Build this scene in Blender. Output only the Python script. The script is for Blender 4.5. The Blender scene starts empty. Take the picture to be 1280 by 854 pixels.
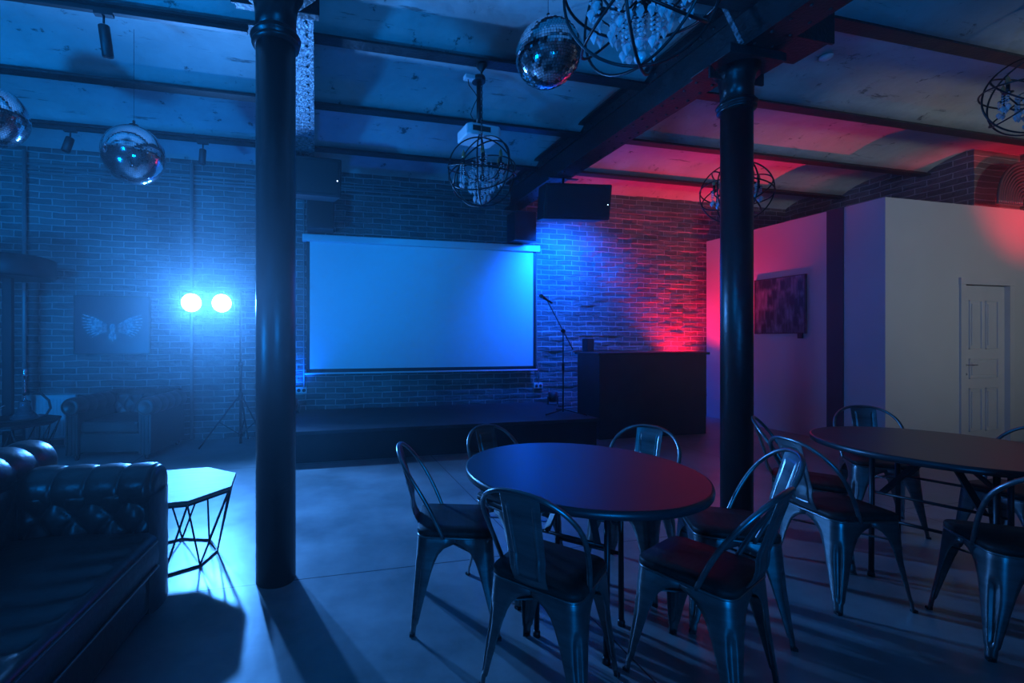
import bpy, math, random
from math import pi, sin, cos, radians as R
from mathutils import Vector, Matrix
random.seed(7)
sc = bpy.context.scene
COL = sc.collection

# ------------------------------------------------------------------ mesh helpers
class MB:
    """collects verts and faces, builds ONE mesh object"""
    def __init__(s): s.v, s.f, s.sm = [], [], []
    def add(s, vs, fs, smooth=False):
        b = len(s.v); s.v += [tuple(v) for v in vs]
        s.f += [tuple(b + i for i in f) for f in fs]; s.sm += [smooth] * len(fs)
        return s
    def box(s, x0, x1, y0, y1, z0, z1, M=None):
        v = [Vector((x, y, z)) for z in (z0, z1) for y in (y0, y1) for x in (x0, x1)]
        if M: v = [M @ p for p in v]
        return s.add(v, [(0,2,3,1),(4,5,7,6),(0,1,5,4),(1,3,7,5),(3,2,6,7),(2,0,4,6)])
    def bar(s, a, b, w, h, up=(0,0,1)):
        a, b = Vector(a), Vector(b); d = (b - a).normalized(); u = Vector(up)
        x = d.cross(u)
        if x.length < 1e-4: x = d.cross(Vector((1,0,0)))
        x.normalize(); y = x.cross(d)
        v = [p + x*(sx*w/2) + y*(sy*h/2) for p in (a, b) for sy in (-1,1) for sx in (-1,1)]
        return s.add(v, [(0,2,3,1),(4,5,7,6),(0,1,5,4),(1,3,7,5),(3,2,6,7),(2,0,4,6)])
    def tube(s, pts, r, n=8, closed=False, caps=True):
        pts = [Vector(p) for p in pts]; m = len(pts)
        rr = r if isinstance(r, (list, tuple)) else [r]*m
        def tan(i):
            if closed: return (pts[(i+1)%m] - pts[i-1]).normalized()
            return (pts[min(i+1,m-1)] - pts[max(i-1,0)]).normalized()
        t = tan(0); u = t.cross(Vector((0,0,1)))
        if u.length < 1e-3: u = t.cross(Vector((1,0,0)))
        u.normalize(); vs = []
        for i in range(m):
            t = tan(i); u = (u - t*u.dot(t))
            u.normalize(); w = t.cross(u)
            for k in range(n):
                a = 2*pi*k/n; vs.append(pts[i] + (u*cos(a) + w*sin(a))*rr[i])
        fs = []
        for i in range(m if closed else m-1):
            j = (i+1) % m
            for k in range(n):
                fs.append((i*n+k, i*n+(k+1)%n, j*n+(k+1)%n, j*n+k))
        s.add(vs, fs, True)
        if caps and not closed:
            b = len(s.v) - len(vs)
            s.f.append(tuple(b+k for k in range(n))[::-1]); s.sm.append(False)
            s.f.append(tuple(b+(m-1)*n+k for k in range(n))); s.sm.append(False)
        return s
    def lathe(s, prof, c=(0,0,0), n=32, M=None, smooth=True, a0=0.0):
        vs = []
        for r, z in prof:
            for k in range(n):
                a = a0 + 2*pi*k/n; p = Vector((c[0]+r*cos(a), c[1]+r*sin(a), c[2]+z))
                vs.append(M @ p if M else p)
        fs = [(i*n+k, i*n+(k+1)%n, (i+1)*n+(k+1)%n, (i+1)*n+k) for i in range(len(prof)-1) for k in range(n)]
        s.add(vs, fs, smooth)
        b = len(s.v) - len(vs)
        if prof[0][0] > 1e-5: s.f.append(tuple(b+k for k in range(n))[::-1]); s.sm.append(False)
        if prof[-1][0] > 1e-5: s.f.append(tuple(b+(len(prof)-1)*n+k for k in range(n))); s.sm.append(False)
        return s
    def prism(s, poly, z0, z1, M=None):
        n = len(poly)
        v = [Vector((x,y,z)) for z in (z0,z1) for x,y in poly]
        if M: v = [M @ p for p in v]
        return s.add(v, [tuple(range(n))[::-1], tuple(range(n,2*n))] + [(k,(k+1)%n,n+(k+1)%n,n+k) for k in range(n)])
    def grid(s, fn, nu, nv, smooth=True, wu=False):
        vs = [fn(i/nu, j/nv) for j in range(nv+1) for i in range(nu+(0 if wu else 1))]
        w = nu if wu else nu+1
        fs = [(j*w+i, j*w+(i+1)%w, (j+1)*w+(i+1)%w, (j+1)*w+i) for j in range(nv) for i in range(nu)]
        return s.add(vs, fs, smooth)
    def sphere(s, c, r, n=16, m=10, sz=1.0):
        def fn(u, v):
            t = pi*(v*0.998+0.001); return (c[0]+r*sin(t)*cos(2*pi*u), c[1]+r*sin(t)*sin(2*pi*u), c[2]-r*cos(t)*sz)
        return s.grid(fn, n, m, True, True)
    def build(s, name, mat, parent=None, bevel=0, solid=0):
        me = bpy.data.meshes.new(name); me.from_pydata(s.v, [], s.f)
        me.polygons.foreach_set('use_smooth', s.sm); me.update()
        import bmesh
        bm = bmesh.new(); bm.from_mesh(me); bmesh.ops.recalc_face_normals(bm, faces=bm.faces); bm.to_mesh(me); bm.free()
        o = bpy.data.objects.new(name, me); COL.objects.link(o)
        me.materials.append(mat)
        if parent: o.parent = parent
        if solid:
            m = o.modifiers.new('t', 'SOLIDIFY'); m.thickness = solid; m.offset = -1
        if bevel:
            m = o.modifiers.new('b', 'BEVEL'); m.width = bevel; m.segments = 2; m.limit_method = 'ANGLE'
        return o

def tag(o, label=None, cat=None, group=None, kind=None):
    if label: o['label'] = label
    if cat: o['category'] = cat
    if group: o['group'] = group
    if kind: o['kind'] = kind
    return o
def thing(name, label, cat, loc=(0,0,0), rz=0, group=None):
    o = bpy.data.objects.new(name, None); COL.objects.link(o); o.empty_display_size = .1
    o.location = loc; o.rotation_euler = (0,0,rz)
    return tag(o, label, cat, group)
def struct(o): o['kind'] = 'structure'; return o
def copy_tree(o, parent=None):
    c = o.copy(); COL.objects.link(c)
    if parent: c.parent = parent
    for ch in list(o.children): copy_tree(ch, c)
    return c

# ------------------------------------------------------------------ materials
def mat(name, col=(.5,.5,.5), rough=.5, metal=0, **k):
    m = bpy.data.materials.new(name); m.use_nodes = True
    nt = m.node_tree; b = nt.nodes['Principled BSDF']
    b.inputs['Base Color'].default_value = (*col, 1); b.inputs['Roughness'].default_value = rough
    b.inputs['Metallic'].default_value = metal
    for kk, v in k.items(): b.inputs[kk.replace('_',' ')].default_value = v
    return m
def N(m, t, **k):
    n = m.node_tree.nodes.new(t)
    for a, v in k.items():
        if a in n.inputs.keys(): n.inputs[a].default_value = v
        else: setattr(n, a, v)
    return n
def L(m, a, ao, b, bi): m.node_tree.links.new(a.outputs[ao], b.inputs[bi])
def BS(m): return m.node_tree.nodes['Principled BSDF']
def noise_var(m, c1, c2, scale=4, detail=6, lo=.35, hi=.65, bump=0, bscale=None, rough=None, stretch=None, dist=.02):
    tc = N(m,'ShaderNodeTexCoord'); mp = N(m,'ShaderNodeMapping'); L(m,tc,'Object',mp,'Vector')
    if stretch: mp.inputs['Scale'].default_value = stretch
    n = N(m,'ShaderNodeTexNoise'); n.inputs['Scale'].default_value = scale; n.inputs['Detail'].default_value = detail
    n.inputs['Roughness'].default_value = .65
    L(m,mp,'Vector',n,'Vector')
    r = N(m,'ShaderNodeValToRGB'); r.color_ramp.elements[0].position = lo; r.color_ramp.elements[1].position = hi
    r.color_ramp.elements[0].color = (*c1,1); r.color_ramp.elements[1].color = (*c2,1)
    L(m,n,'Fac',r,'Fac'); L(m,r,'Color',BS(m),'Base Color')
    if bump:
        n2 = N(m,'ShaderNodeTexNoise'); n2.inputs['Scale'].default_value = bscale or scale*4; n2.inputs['Detail'].default_value = 8
        L(m,mp,'Vector',n2,'Vector')
        bp = N(m,'ShaderNodeBump'); bp.inputs['Strength'].default_value = bump; bp.inputs['Distance'].default_value = dist
        L(m,n2,'Fac',bp,'Height'); L(m,bp,'Normal',BS(m),'Normal')
    if rough:
        mr = N(m,'ShaderNodeMapRange'); mr.inputs['To Min'].default_value = rough[0]; mr.inputs['To Max'].default_value = rough[1]
        mr.inputs['From Min'].default_value = .3; mr.inputs['From Max'].default_value = .7
        L(m,n,'Fac',mr,'Value'); L(m,mr,'Result',BS(m),'Roughness')
    return m

def brick_mat(name, axis='XZ', rag=1.0):
    m = mat(name, rough=.75); tc = N(m,'ShaderNodeTexCoord'); sp = N(m,'ShaderNodeSeparateXYZ'); L(m,tc,'Object',sp,'Vector')
    cb = N(m,'ShaderNodeCombineXYZ'); L(m,sp,axis[0],cb,'X'); L(m,sp,axis[1],cb,'Y')
    # ragged courses: distort the lookup a little
    nd = N(m,'ShaderNodeTexNoise'); nd.inputs['Scale'].default_value = 3.0; nd.inputs['Detail'].default_value = 6
    L(m,tc,'Object',nd,'Vector')
    vs = N(m,'ShaderNodeVectorMath', operation='SUBTRACT'); L(m,nd,'Color',vs,0); vs.inputs[1].default_value = (.5,.5,.5)
    vm = N(m,'ShaderNodeVectorMath', operation='SCALE'); L(m,vs,0,vm,0); vm.inputs['Scale'].default_value = .045*rag
    va = N(m,'ShaderNodeVectorMath', operation='ADD'); L(m,cb,'Vector',va,0); L(m,vm,0,va,1)
    b = N(m,'ShaderNodeTexBrick'); L(m,va,0,b,'Vector')
    b.offset = .5; b.inputs['Scale'].default_value = 1; b.inputs['Brick Width'].default_value = .27; b.inputs['Row Height'].default_value = .082
    b.inputs['Mortar Size'].default_value = .0085; b.inputs['Mortar Smooth'].default_value = .35
    b.inputs['Color1'].default_value = (.18,.145,.14,1); b.inputs['Color2'].default_value = (.10,.085,.085,1); b.inputs['Mortar'].default_value = (.36,.34,.33,1)
    b.inputs['Bias'].default_value = -.1
    n = N(m,'ShaderNodeTexNoise'); n.inputs['Scale'].default_value = 1.3; n.inputs['Detail'].default_value = 9; L(m,tc,'Object',n,'Vector')
    mx = N(m,'ShaderNodeMix', data_type='RGBA', blend_type='MULTIPLY'); mx.inputs[0].default_value = .8
    rp = N(m,'ShaderNodeValToRGB'); rp.color_ramp.elements[0].position=.3; rp.color_ramp.elements[1].position=.7
    rp.color_ramp.elements[0].color=(.45,.45,.45,1); rp.color_ramp.elements[1].color=(1.25,1.25,1.25,1)
    L(m,n,'Fac',rp,'Fac'); L(m,b,'Color',mx,6); L(m,rp,'Color',mx,7); L(m,mx,2,BS(m),'Base Color')
    # bump: mortar grooves + rough brick faces + broken chunks
    n2 = N(m,'ShaderNodeTexNoise'); n2.inputs['Scale'].default_value = 22; n2.inputs['Detail'].default_value = 8; L(m,tc,'Object',n2,'Vector')
    n3 = N(m,'ShaderNodeTexNoise'); n3.inputs['Scale'].default_value = 5; n3.inputs['Detail'].default_value = 5; L(m,cb,'Vector',n3,'Vector')
    mp3 = N(m,'ShaderNodeMapping'); mp3.inputs['Scale'].default_value=(.6,2.4,1); L(m,va,0,mp3,'Vector'); L(m,mp3,'Vector',n3,'Vector')
    a = N(m,'ShaderNodeMath', operation='MULTIPLY'); L(m,b,'Fac',a,0); a.inputs[1].default_value = -.55
    c = N(m,'ShaderNodeMath', operation='MULTIPLY_ADD'); L(m,n2,'Fac',c,0); c.inputs[1].default_value=.5; L(m,a,0,c,2)
    d = N(m,'ShaderNodeMath', operation='MULTIPLY_ADD'); L(m,n3,'Fac',d,0); d.inputs[1].default_value=1.5*rag; L(m,c,0,d,2)
    bp = N(m,'ShaderNodeBump'); bp.inputs['Strength'].default_value=1; bp.inputs['Distance'].default_value=.03
    L(m,d,0,bp,'Height'); L(m,bp,'Normal',BS(m),'Normal')
    return m

M_brick = brick_mat('red brick with pale mortar')
M_brickR = brick_mat('side brick', 'YZ')
# polished concrete floor with saw-cut joints
M_floor = noise_var(mat('polished concrete', rough=.35), (.13,.14,.14), (.31,.32,.32), scale=1.3, detail=12, lo=.34, hi=.66, bump=.12, bscale=9, rough=(.27,.45), dist=.01)
def add_joints(m, xs, ys):
    tc = N(m,'ShaderNodeTexCoord'); sp = N(m,'ShaderNodeSeparateXYZ'); L(m,tc,'Object',sp,'Vector')
    prev = None
    for ax, lst in (('X',xs),('Y',ys)):
        for v in lst:
            s1 = N(m,'ShaderNodeMath', operation='SUBTRACT'); L(m,sp,ax,s1,0); s1.inputs[1].default_value = v
            s2 = N(m,'ShaderNodeMath', operation='ABSOLUTE'); L(m,s1,0,s2,0)
            s3 = N(m,'ShaderNodeMath', operation='LESS_THAN'); L(m,s2,0,s3,0); s3.inputs[1].default_value = .004
            if prev:
                mx = N(m,'ShaderNodeMath', operation='MAXIMUM'); L(m,prev,0,mx,0); L(m,s3,0,mx,1); prev = mx
            else: prev = s3
    b = BS(m); src = b.inputs['Base Color'].links[0].from_socket
    mix = N(m,'ShaderNodeMix', data_type='RGBA'); L(m,prev,0,mix,0); m.node_tree.links.new(src, mix.inputs[6]); mix.inputs[7].default_value=(.015,.015,.015,1)
    m.node_tree.links.new(mix.outputs[2], b.inputs['Base Color'])
add_joints(M_floor, [-1.95, 1.3, 4.5], [-.6, 2.61, 5.0])
def ceil_mat():
    m = noise_var(mat('old limewashed concrete', rough=.85), (.34,.36,.35), (.56,.58,.56), scale=.9, detail=12, lo=.3, hi=.7, bump=.5, bscale=7, dist=.03)
    # dark scars and board marks running along X
    tc = N(m,'ShaderNodeTexCoord'); mp = N(m,'ShaderNodeMapping'); mp.inputs['Scale'].default_value=(1.2,9,1); L(m,tc,'Object',mp,'Vector')
    n = N(m,'ShaderNodeTexNoise'); n.inputs['Scale'].default_value=1.6; n.inputs['Detail'].default_value=8; n.inputs['Roughness'].default_value=.7; L(m,mp,'Vector',n,'Vector')
    n2 = N(m,'ShaderNodeTexNoise'); n2.inputs['Scale'].default_value=5; n2.inputs['Detail'].default_value=8; n2.inputs['Roughness'].default_value=.75; L(m,tc,'Object',n2,'Vector')
    r = N(m,'ShaderNodeValToRGB'); r.color_ramp.elements[0].position=.32; r.color_ramp.elements[1].position=.39
    r.color_ramp.elements[0].color=(.35,.35,.35,1); r.color_ramp.elements[1].color=(1,1,1,1); L(m,n,'Fac',r,'Fac')
    r2 = N(m,'ShaderNodeValToRGB'); r2.color_ramp.elements[0].position=.345; r2.color_ramp.elements[1].position=.40
    r2.color_ramp.elements[0].color=(.25,.25,.25,1); r2.color_ramp.elements[1].color=(1,1,1,1); L(m,n2,'Fac',r2,'Fac')
    b = BS(m); src = b.inputs['Base Color'].links[0].from_socket
    x1 = N(m,'ShaderNodeMix', data_type='RGBA', blend_type='MULTIPLY'); x1.inputs[0].default_value=1
    x2 = N(m,'ShaderNodeMix', data_type='RGBA', blend_type='MULTIPLY'); x2.inputs[0].default_value=1
    m.node_tree.links.new(src, x1.inputs[6]); L(m,r,'Color',x1,7); L(m,x1,2,x2,6); L(m,r2,'Color',x2,7)
    m.node_tree.links.new(x2.outputs[2], b.inputs['Base Color'])
    return m
M_ceil = ceil_mat()
M_white = noise_var(mat('off-white wall paint', rough=.6), (.50,.49,.47), (.56,.55,.53), scale=1.5, lo=.2, hi=.8)
M_doorp = noise_var(mat('white gloss door paint', rough=.4), (.52,.50,.49), (.57,.55,.54), scale=2)
M_navy = noise_var(mat('dark blue-black paint', rough=.6), (.03,.035,.05), (.04,.045,.06), scale=2)
M_iron = noise_var(mat('black enamel cast iron', rough=.3, Specular_IOR_Level=.5), (.004,.0045,.005), (.009,.0095,.01), scale=3, bump=.25, bscale=35, rough=(.28,.42), dist=.006)
M_steel = noise_var(mat('rough painted steel', rough=.5, Specular_IOR_Level=.5), (.007,.0075,.008), (.022,.022,.024), scale=5, bump=.7, bscale=45, rough=(.35,.55), dist=.008)
M_silver_lit = noise_var(mat('silver steel and lamplit flange tone', rough=.45, metal=.4), (.06,.06,.065), (.35,.36,.38), scale=30, detail=8, lo=.4, hi=.6, bump=.9, bscale=60, dist=.01)  # silvery tie bar; on the girder flange the pale speckle paints in lamplight
M_black = noise_var(mat('matt black', rough=.5), (.010,.010,.011), (.016,.016,.018), scale=8)
M_stage = noise_var(mat('black stage carpet', rough=.55), (.016,.016,.018), (.03,.03,.033), scale=5, bump=.2, bscale=80, dist=.003)
M_stagef = noise_var(mat('black stage skirting', rough=.7), (.008,.008,.009), (.014,.014,.015), scale=5)
M_leather = noise_var(mat('dark brown leather', rough=.32, Specular_IOR_Level=.6), (.022,.018,.016), (.045,.036,.031), scale=4, bump=.35, bscale=30, rough=(.28,.42), dist=.006)
M_gun = noise_var(mat('brushed gunmetal sheet', rough=.32, metal=.85), (.15,.155,.155), (.25,.255,.25), scale=3, detail=8, rough=(.27,.40), stretch=(1,1,6))
M_seatw = noise_var(mat('near-black stained wood', rough=.55, Specular_IOR_Level=.2), (.014,.012,.011), (.03,.026,.023), scale=5, stretch=(1,10,1))
M_top = noise_var(mat('black laminate', rough=.24, Specular_IOR_Level=1.0, Coat_Weight=1.0, Coat_Roughness=.24, Coat_IOR=2.3), (.014,.014,.015), (.018,.018,.019), scale=3)
M_edge = mat('black edge strip', (.02,.02,.022), .35)
M_oak = noise_var(mat('pale limed wood', rough=.45), (.15,.095,.07), (.25,.16,.12), scale=2.5, detail=8, stretch=(2,14,1), bump=.15, bscale=20)
M_wire = mat('black wire', (.012,.012,.013), .4, .3)
M_chrome = mat('polished chrome', (.75,.77,.8), .08, 1)
M_mirror = mat('mirror tile', (.85,.87,.9), .07, 1)
M_grout = mat('dark grout', (.02,.02,.02), .6)
M_screen = mat('matt white projection fabric', (.72,.74,.76), .55)
M_case = mat('white enamel casing', (.6,.62,.64), .35)
M_plastic = mat('white plastic', (.62,.63,.64), .4)
M_radi = mat('white radiator enamel', (.55,.57,.58), .35)
M_glass = mat('clear crystal', (.9,.93,.97), .03, .15, Transmission_Weight=.35, IOR=1.6, Specular_IOR_Level=1.0, Coat_Weight=1.0, Coat_Roughness=.02)
M_vase = mat('tinted glass', (.25,.35,.4), .05, 0, Transmission_Weight=.8, IOR=1.45)
M_flame = mat('amber bulb glass', (.55,.3,.12), .2, 0, Transmission_Weight=.4)
M_grille = noise_var(mat('black speaker grille', rough=.6), (.006,.006,.006), (.014,.014,.014), scale=120, detail=2)
M_rubber = mat('black rubber', (.01,.01,.01), .6)
M_grey = mat('grey flexible conduit', (.09,.09,.10), .35, .2)
M_counter = noise_var(mat('dark green-black panel', rough=.45), (.010,.016,.017), (.018,.026,.027), scale=3)
M_conduit = mat('painted steel conduit', (.22,.22,.22), .4, .2)
def emis(name, col, s):
    m = mat(name, (.02,.02,.02), .3); b = BS(m); b.inputs['Emission Color'].default_value=(*col,1); b.inputs['Emission Strength'].default_value=s; return m

BLUE = (0,.25,1.0); VIOL = (0,.10,1.0); RED = (1.0,.0,.035)
M_lens = emis('lit lamp lens', (.12,.5,1), 40)
M_led = emis('status diode', (.5,.7,1), 6)

# ------------------------------------------------------------------ room shell
XL, XR, YF, YB = -5.4, 9.35, -3.2, 6.56
JY = [-2.6, -1.57, -.54, .49, 1.51, 2.535, 3.57, 4.60, 5.655]
edges = [YF-.05] + JY + [YB+.05]
def ceil_profile():
    pts = []
    for a, b in zip(edges[:-1], edges[1:]):
        for k in range(10):
            t = k/10; pts.append((a+(b-a)*t, 3.715 + .15*math.sin(pi*t)**.8))
    pts.append((edges[-1], 3.715)); return pts
pr = ceil_profile()
m_ = MB(); nx = 2
m_.grid(lambda u, v: (XL-.1+(XR-XL+.2)*u, pr[round(v*(len(pr)-1))][0], pr[round(v*(len(pr)-1))][1]), 2, len(pr)-1)
n0 = len(m_.v); top = [(XL-.1,YF-.1,4.1),(XR+.1,YF-.1,4.1),(XR+.1,YB+.1,4.1),(XL-.1,YB+.1,4.1)]
m_.add(top, [(0,1,2,3)])
struct(m_.build('ceiling', M_ceil))
struct(MB().box(XL-.1,XR+.1,YF-.1,YB+.3,-.1,0).build('floor', M_floor))
# back wall: a brick face with real relief on its broken right-hand stretch
def hsh(i, j): 
    v = math.sin(i*127.1+j*311.7)*43758.5453; return v - math.floor(v)
m_ = MB()
NX, NZ = 60, 51
def wallf(u, v):
    x = XL-.1+(6.9-(XL-.1))*u; z = 4.0*v
    a = max(0.0, min(1.0, (x-3.3)/.5))
    i, j = int(x/.27+.5*(int(z/.082)%2)), int(z/.082)
    d = (hsh(i,j)-.5)*.026*a*(1 if hsh(i+7,j+3) > .35 else .2) + (hsh(j,3)-.5)*.014*a
    return (x, YB - .01 + d, z)
m_.grid(wallf, 200, 196, False)
m_.box(XL-.1, 6.9, YB+.03, YB+.3, 0, 4.0)
m_.box(6.75, XR+.1, YB, YB+.3, 0, 4.0)
struct(m_.build('wall_back', M_brick))
struct(MB().box(XL-.2,XL,YF,YB+.2,0,4.0).build('wall_left', M_brickR))
struct(MB().box(XR,XR+.2,YF,YB+.2,0,4.0).box(8.45,XR,4.12,YB+.02,0,4.0).build('wall_right', M_brickR))
struct(MB().box(XL-.1,XR+.1,YF-.2,YF,0,4.0).build('wall_front', M_brick))
# white partition room inside the hall
PX, PYc, PH = 6.67, 4.0, 3.06
m_ = MB(); m_.box(PX, PX+.1, PYc, YB-.02, 0, PH)
m_.box(PX+.1, 7.99, PYc, PYc+.1, 0, PH).box(8.87, XR, PYc, PYc+.1, 0, PH).box(7.99, 8.87, PYc, PYc+.1, 2.10, PH)
m_.box(PX+.1, 8.44, PYc+.1, YB-.02, PH-.08, PH-.002)
struct(m_.build('wall_partition', M_white))
struct(MB().box(PX-.012, PX+.0005, 4.435, 4.63, 0, PH-.001).build('trim_1', M_navy))
# panelled door in its frame
d = thing('door_1', None, None, (8.43, PYc, 0)); d['kind'] = 'structure'
m_ = MB(); m_.box(-.41,.41,.028,.062,.01,2.04)
def panel(x0,x1,z0,z1):   # raised and fielded panel with its moulding
    for a,b,c_,e in ((x0,x1,z0,z0+.016),(x0,x1,z1-.016,z1)): m_.box(a,b,.014,.03,c_,e)
    for a,b in ((x0,x0+.016),(x1-.016,x1)): m_.box(a,b,.014,.03,z0,z1)
    m_.box(x0+.045,x1-.045,.018,.03,z0+.045,z1-.045)
panel(-.27,-.035,1.22,1.85); panel(.035,.27,1.22,1.85); panel(-.27,.27,.84,1.10); panel(-.27,-.035,.16,.72); panel(.035,.27,.16,.72)
lf = m_.build('door_leaf', M_doorp, d, bevel=.004); 
m_ = MB(); m_.box(-.50,-.412,-.02,-.001,0,2.045).box(.412,.50,-.02,-.001,0,2.045).box(-.51,.51,-.026,-.001,2.046,2.13).box(-.439,-.411,-.001,.06,0,2.04).box(.411,.439,-.001,.06,0,2.04); m_.build('door_frame', M_doorp, d)
m_ = MB(); m_.tube([(-.345,.03,1.02),(-.345,-.025,1.02),(-.33,-.03,1.02),(-.225,-.03,1.02)],.008); m_.lathe([(.026,0),(.026,.008),(0,.009)], M=Matrix.Translation((-.345,.028,1.02)) @ Matrix.Rotation(pi/2,4,'X'), n=20)
h = m_.build('door_handle', M_chrome, lf)
m_ = MB(); m_.lathe([(.026,0),(.026,.01),(.012,.018),(0,.019)], M=Matrix.Translation((-.345,.028,.90)) @ Matrix.Rotation(pi/2,4,'X'), n=20); m_.build('door_lock', M_chrome, lf)

# ------------------------------------------------------------------ joists, girders, columns
def joist(y, first=[None]):
    if first[0] is None:
        m = MB(); m.box(XL+.01,XR-.01,-.055,.055,-.03,-.012).box(XL+.01,XR-.01,-.008,.008,-.012,.10)
        o = m.build('ceiling_joist', M_steel); first[0] = o
    else: o = first[0].copy(); COL.objects.link(o)
    o.location = (0,y,3.70); return o
JL = {5.655:'dark steel ceiling joist nearest the brick stage wall, above the two small spotlights', 4.60:'dark steel ceiling joist second out from the brick stage wall',
 3.57:'dark steel ceiling joist that carries the projector pole', 2.535:'dark steel ceiling joist crossing right over the two columns', 1.51:'dark steel ceiling joist over the near edge of the round tables', .49:'dark steel ceiling joist overhead in front of the tables',-.54:'dark steel joist high over the camera position',-1.57:'dark steel joist behind the camera',-2.6:'dark steel joist by the rear wall'}
for y in reversed(JY):
    if y < 1: continue
    tag(joist(y), JL[y], 'ceiling joist', 'steel joists between the ceiling vaults')
def girder(x, label, matu):
    g = thing('riveted_girder', label, 'steel girder', (x,0,3.36))
    m = MB(); m.box(-.018,.018,YF+.01,YB-.03,.02,.42); m.build('web', M_steel, g)
    m = MB(); m.box(-.125,.125,YF+.01,YB-.03,0,.02)
    m.box(-.11,-.018,YF+.01,YB-.03,.02,.035).box(.018,.11,YF+.01,YB-.03,.02,.035).box(-.035,-.018,YF+.01,YB-.03,.035,.11).box(.018,.035,YF+.01,YB-.03,.035,.11)
    y = .3
    while y < YB-.1:
        for sx in (-1,1):
            m.sphere((sx*.075,y,-.001),.013,8,4,.7)
            m.sphere((sx*.036,y+.06,.075),.012,8,4)
        y += .12
    m.build('bottom_flange', matu, g)
    m = MB(); m.box(-.11,-.018,YF+.01,YB-.03,.40,.42).box(.018,.11,YF+.01,YB-.03,.40,.42).box(-.035,-.018,YF+.01,YB-.03,.31,.40).box(.018,.035,YF+.01,YB-.03,.31,.40)
    y = .3
    while y < YB-.1:
        for sx in (-1,1): m.sphere((sx*.036,y,.35),.012,8,4)
        y += .12
    m.build('top_flange', M_steel, g)
    return g
girder(-.14, 'black riveted steel girder resting on the column beside the projection screen', M_silver_lit)  # flange coloured paler than the black steel to carry the lamplight
girder(2.98, 'black riveted steel girder resting on the column between the two round tables', M_steel)
def column(x, y, r, label):
    c = thing('cast_iron_column', label, 'column', (x,y,0))
    MB().lathe([(r,0),(r,3.1)], n=48).build('shaft', M_iron, c)
    ring = [(r*.98,2.985),(r+.004,2.988),(r+.02,2.996),(r+.023,3.004),(r+.02,3.012),(r+.008,3.016),(r+.008,3.020),(r+.026,3.030),(r+.03,3.038),(r+.026,3.046),(r+.01,3.052),(r+.016,3.060),(r+.01,3.068),(r*.98,3.075)]
    MB().lathe(ring, n=48).build('collar', M_iron, c)
    MB().lathe([(r+.002,3.06),(r+.004,3.17),(r+.016,3.24),(r+.045,3.295)], n=48).build('capital', M_iron, c)
    m = MB().box(-.24,.24,-.17,.17,3.295,3.355)
    for sx in (-1,1):
        m.prism([(0,0),(.12,0),(.12,.10)], -.008,.008, Matrix.Translation((sx*.12,0,3.21)) @ Matrix.Rotation(pi/2,4,'X') @ Matrix.Scale(sx,4,(1,0,0)))
    m.build('bracket_plate', M_steel, c, bevel=.004)
    return c
column(-.22, 2.65, .108, 'thick black cast iron column beside the coffee table, in front of the screen edge')
column(2.965, 2.65, .100, 'thick black cast iron column standing between the two round tables')
# joist shoe hanging off the second column's girder
m_ = MB(); m_.box(3.0,3.42,2.36,2.60,3.37,3.52).box(3.0,3.44,2.34,2.36,3.36,3.62); tag(m_.build('joist_shoe', M_steel, bevel=.004), 'blocky black steel joist shoe jutting from the girder above the column between the tables', 'steel bracket')
m_ = MB().bar((2.862,2.50,3.345),(2.862,2.68,3.80),.03,.008,(1,0,0)); tag(m_.build('tie_bar', M_silver_lit), 'flat silvery tie bar slanting across the girder beside the big chandelier', 'tie bar')

# ------------------------------------------------------------------ stage and screen
st = thing('stage', 'low black stage platform under the projection screen', 'stage', (1.52,5.78,0))
MB().box(-1.97,1.97,-.76,.75,.31,.35).build('stage_deck', M_stage, st, bevel=.006)
MB().box(-1.95,1.95,-.73,.74,0,.31).build('stage_skirt', M_stagef, st)
s = thing('projection_screen', 'wide pull-down projection screen glowing blue over the stage', 'projection screen', (1.615,6.46,.88))
MB().box(-1.70,1.70,-.004,.0,.05,1.85).build('screen_fabric', M_screen, s)
m_ = MB().box(-1.745,-1.70,-.005,.001,.0,1.86).box(1.70,1.745,-.005,.001,.0,1.86).box(-1.745,1.745,-.005,.001,0,.05)
m_.build('black_border', M_black, s)
MB().box(-1.80,1.80,-.05,.05,1.83,1.93).build('casing', M_case, s, bevel=.012)
MB().tube([(-1.77,-.003,-.012),(1.77,-.003,-.012)],.013,10).build('bottom_bar', M_case, s)
def socket(x, z, label, cab):
    t = thing('wall_socket', label, 'socket', (x,YB-.04,z), 0, None)
    MB().box(-.075,.075,0,.03,-.045,.045).build('socket_plate', M_plastic, t, bevel=.006)
    for k in (-1,1): MB().lathe([(.024,0),(.024,.008),(0,.008)], M=Matrix.Translation((k*.035,0,0)) @ Matrix.Rotation(pi/2,4,'X'), n=16).build('plug', M_black, t)
    tag(MB().tube(cab,.009,8).build('cable', M_conduit), 'cable running down the brick to the socket '+('by the thick column' if x<1 else 'beside the microphone stand'), 'cable')
socket(-.2,.63,'white double wall socket below the screen corner beside the thick column',[(-.165,YB-.04,.665),(-.165,YB-.045,1.2),(-.165,YB-.045,2.0),(-.165,YB-.045,3.3)])
socket(3.44,.61,'white double wall socket low on the brick between the screen and the microphone stand',[(3.44,YB-.04,.655),(3.44,YB-.05,.8),(3.40,YB-.05,1.0),(3.40,YB-.05,1.8),(3.40,YB-.05,2.7)])
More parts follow.
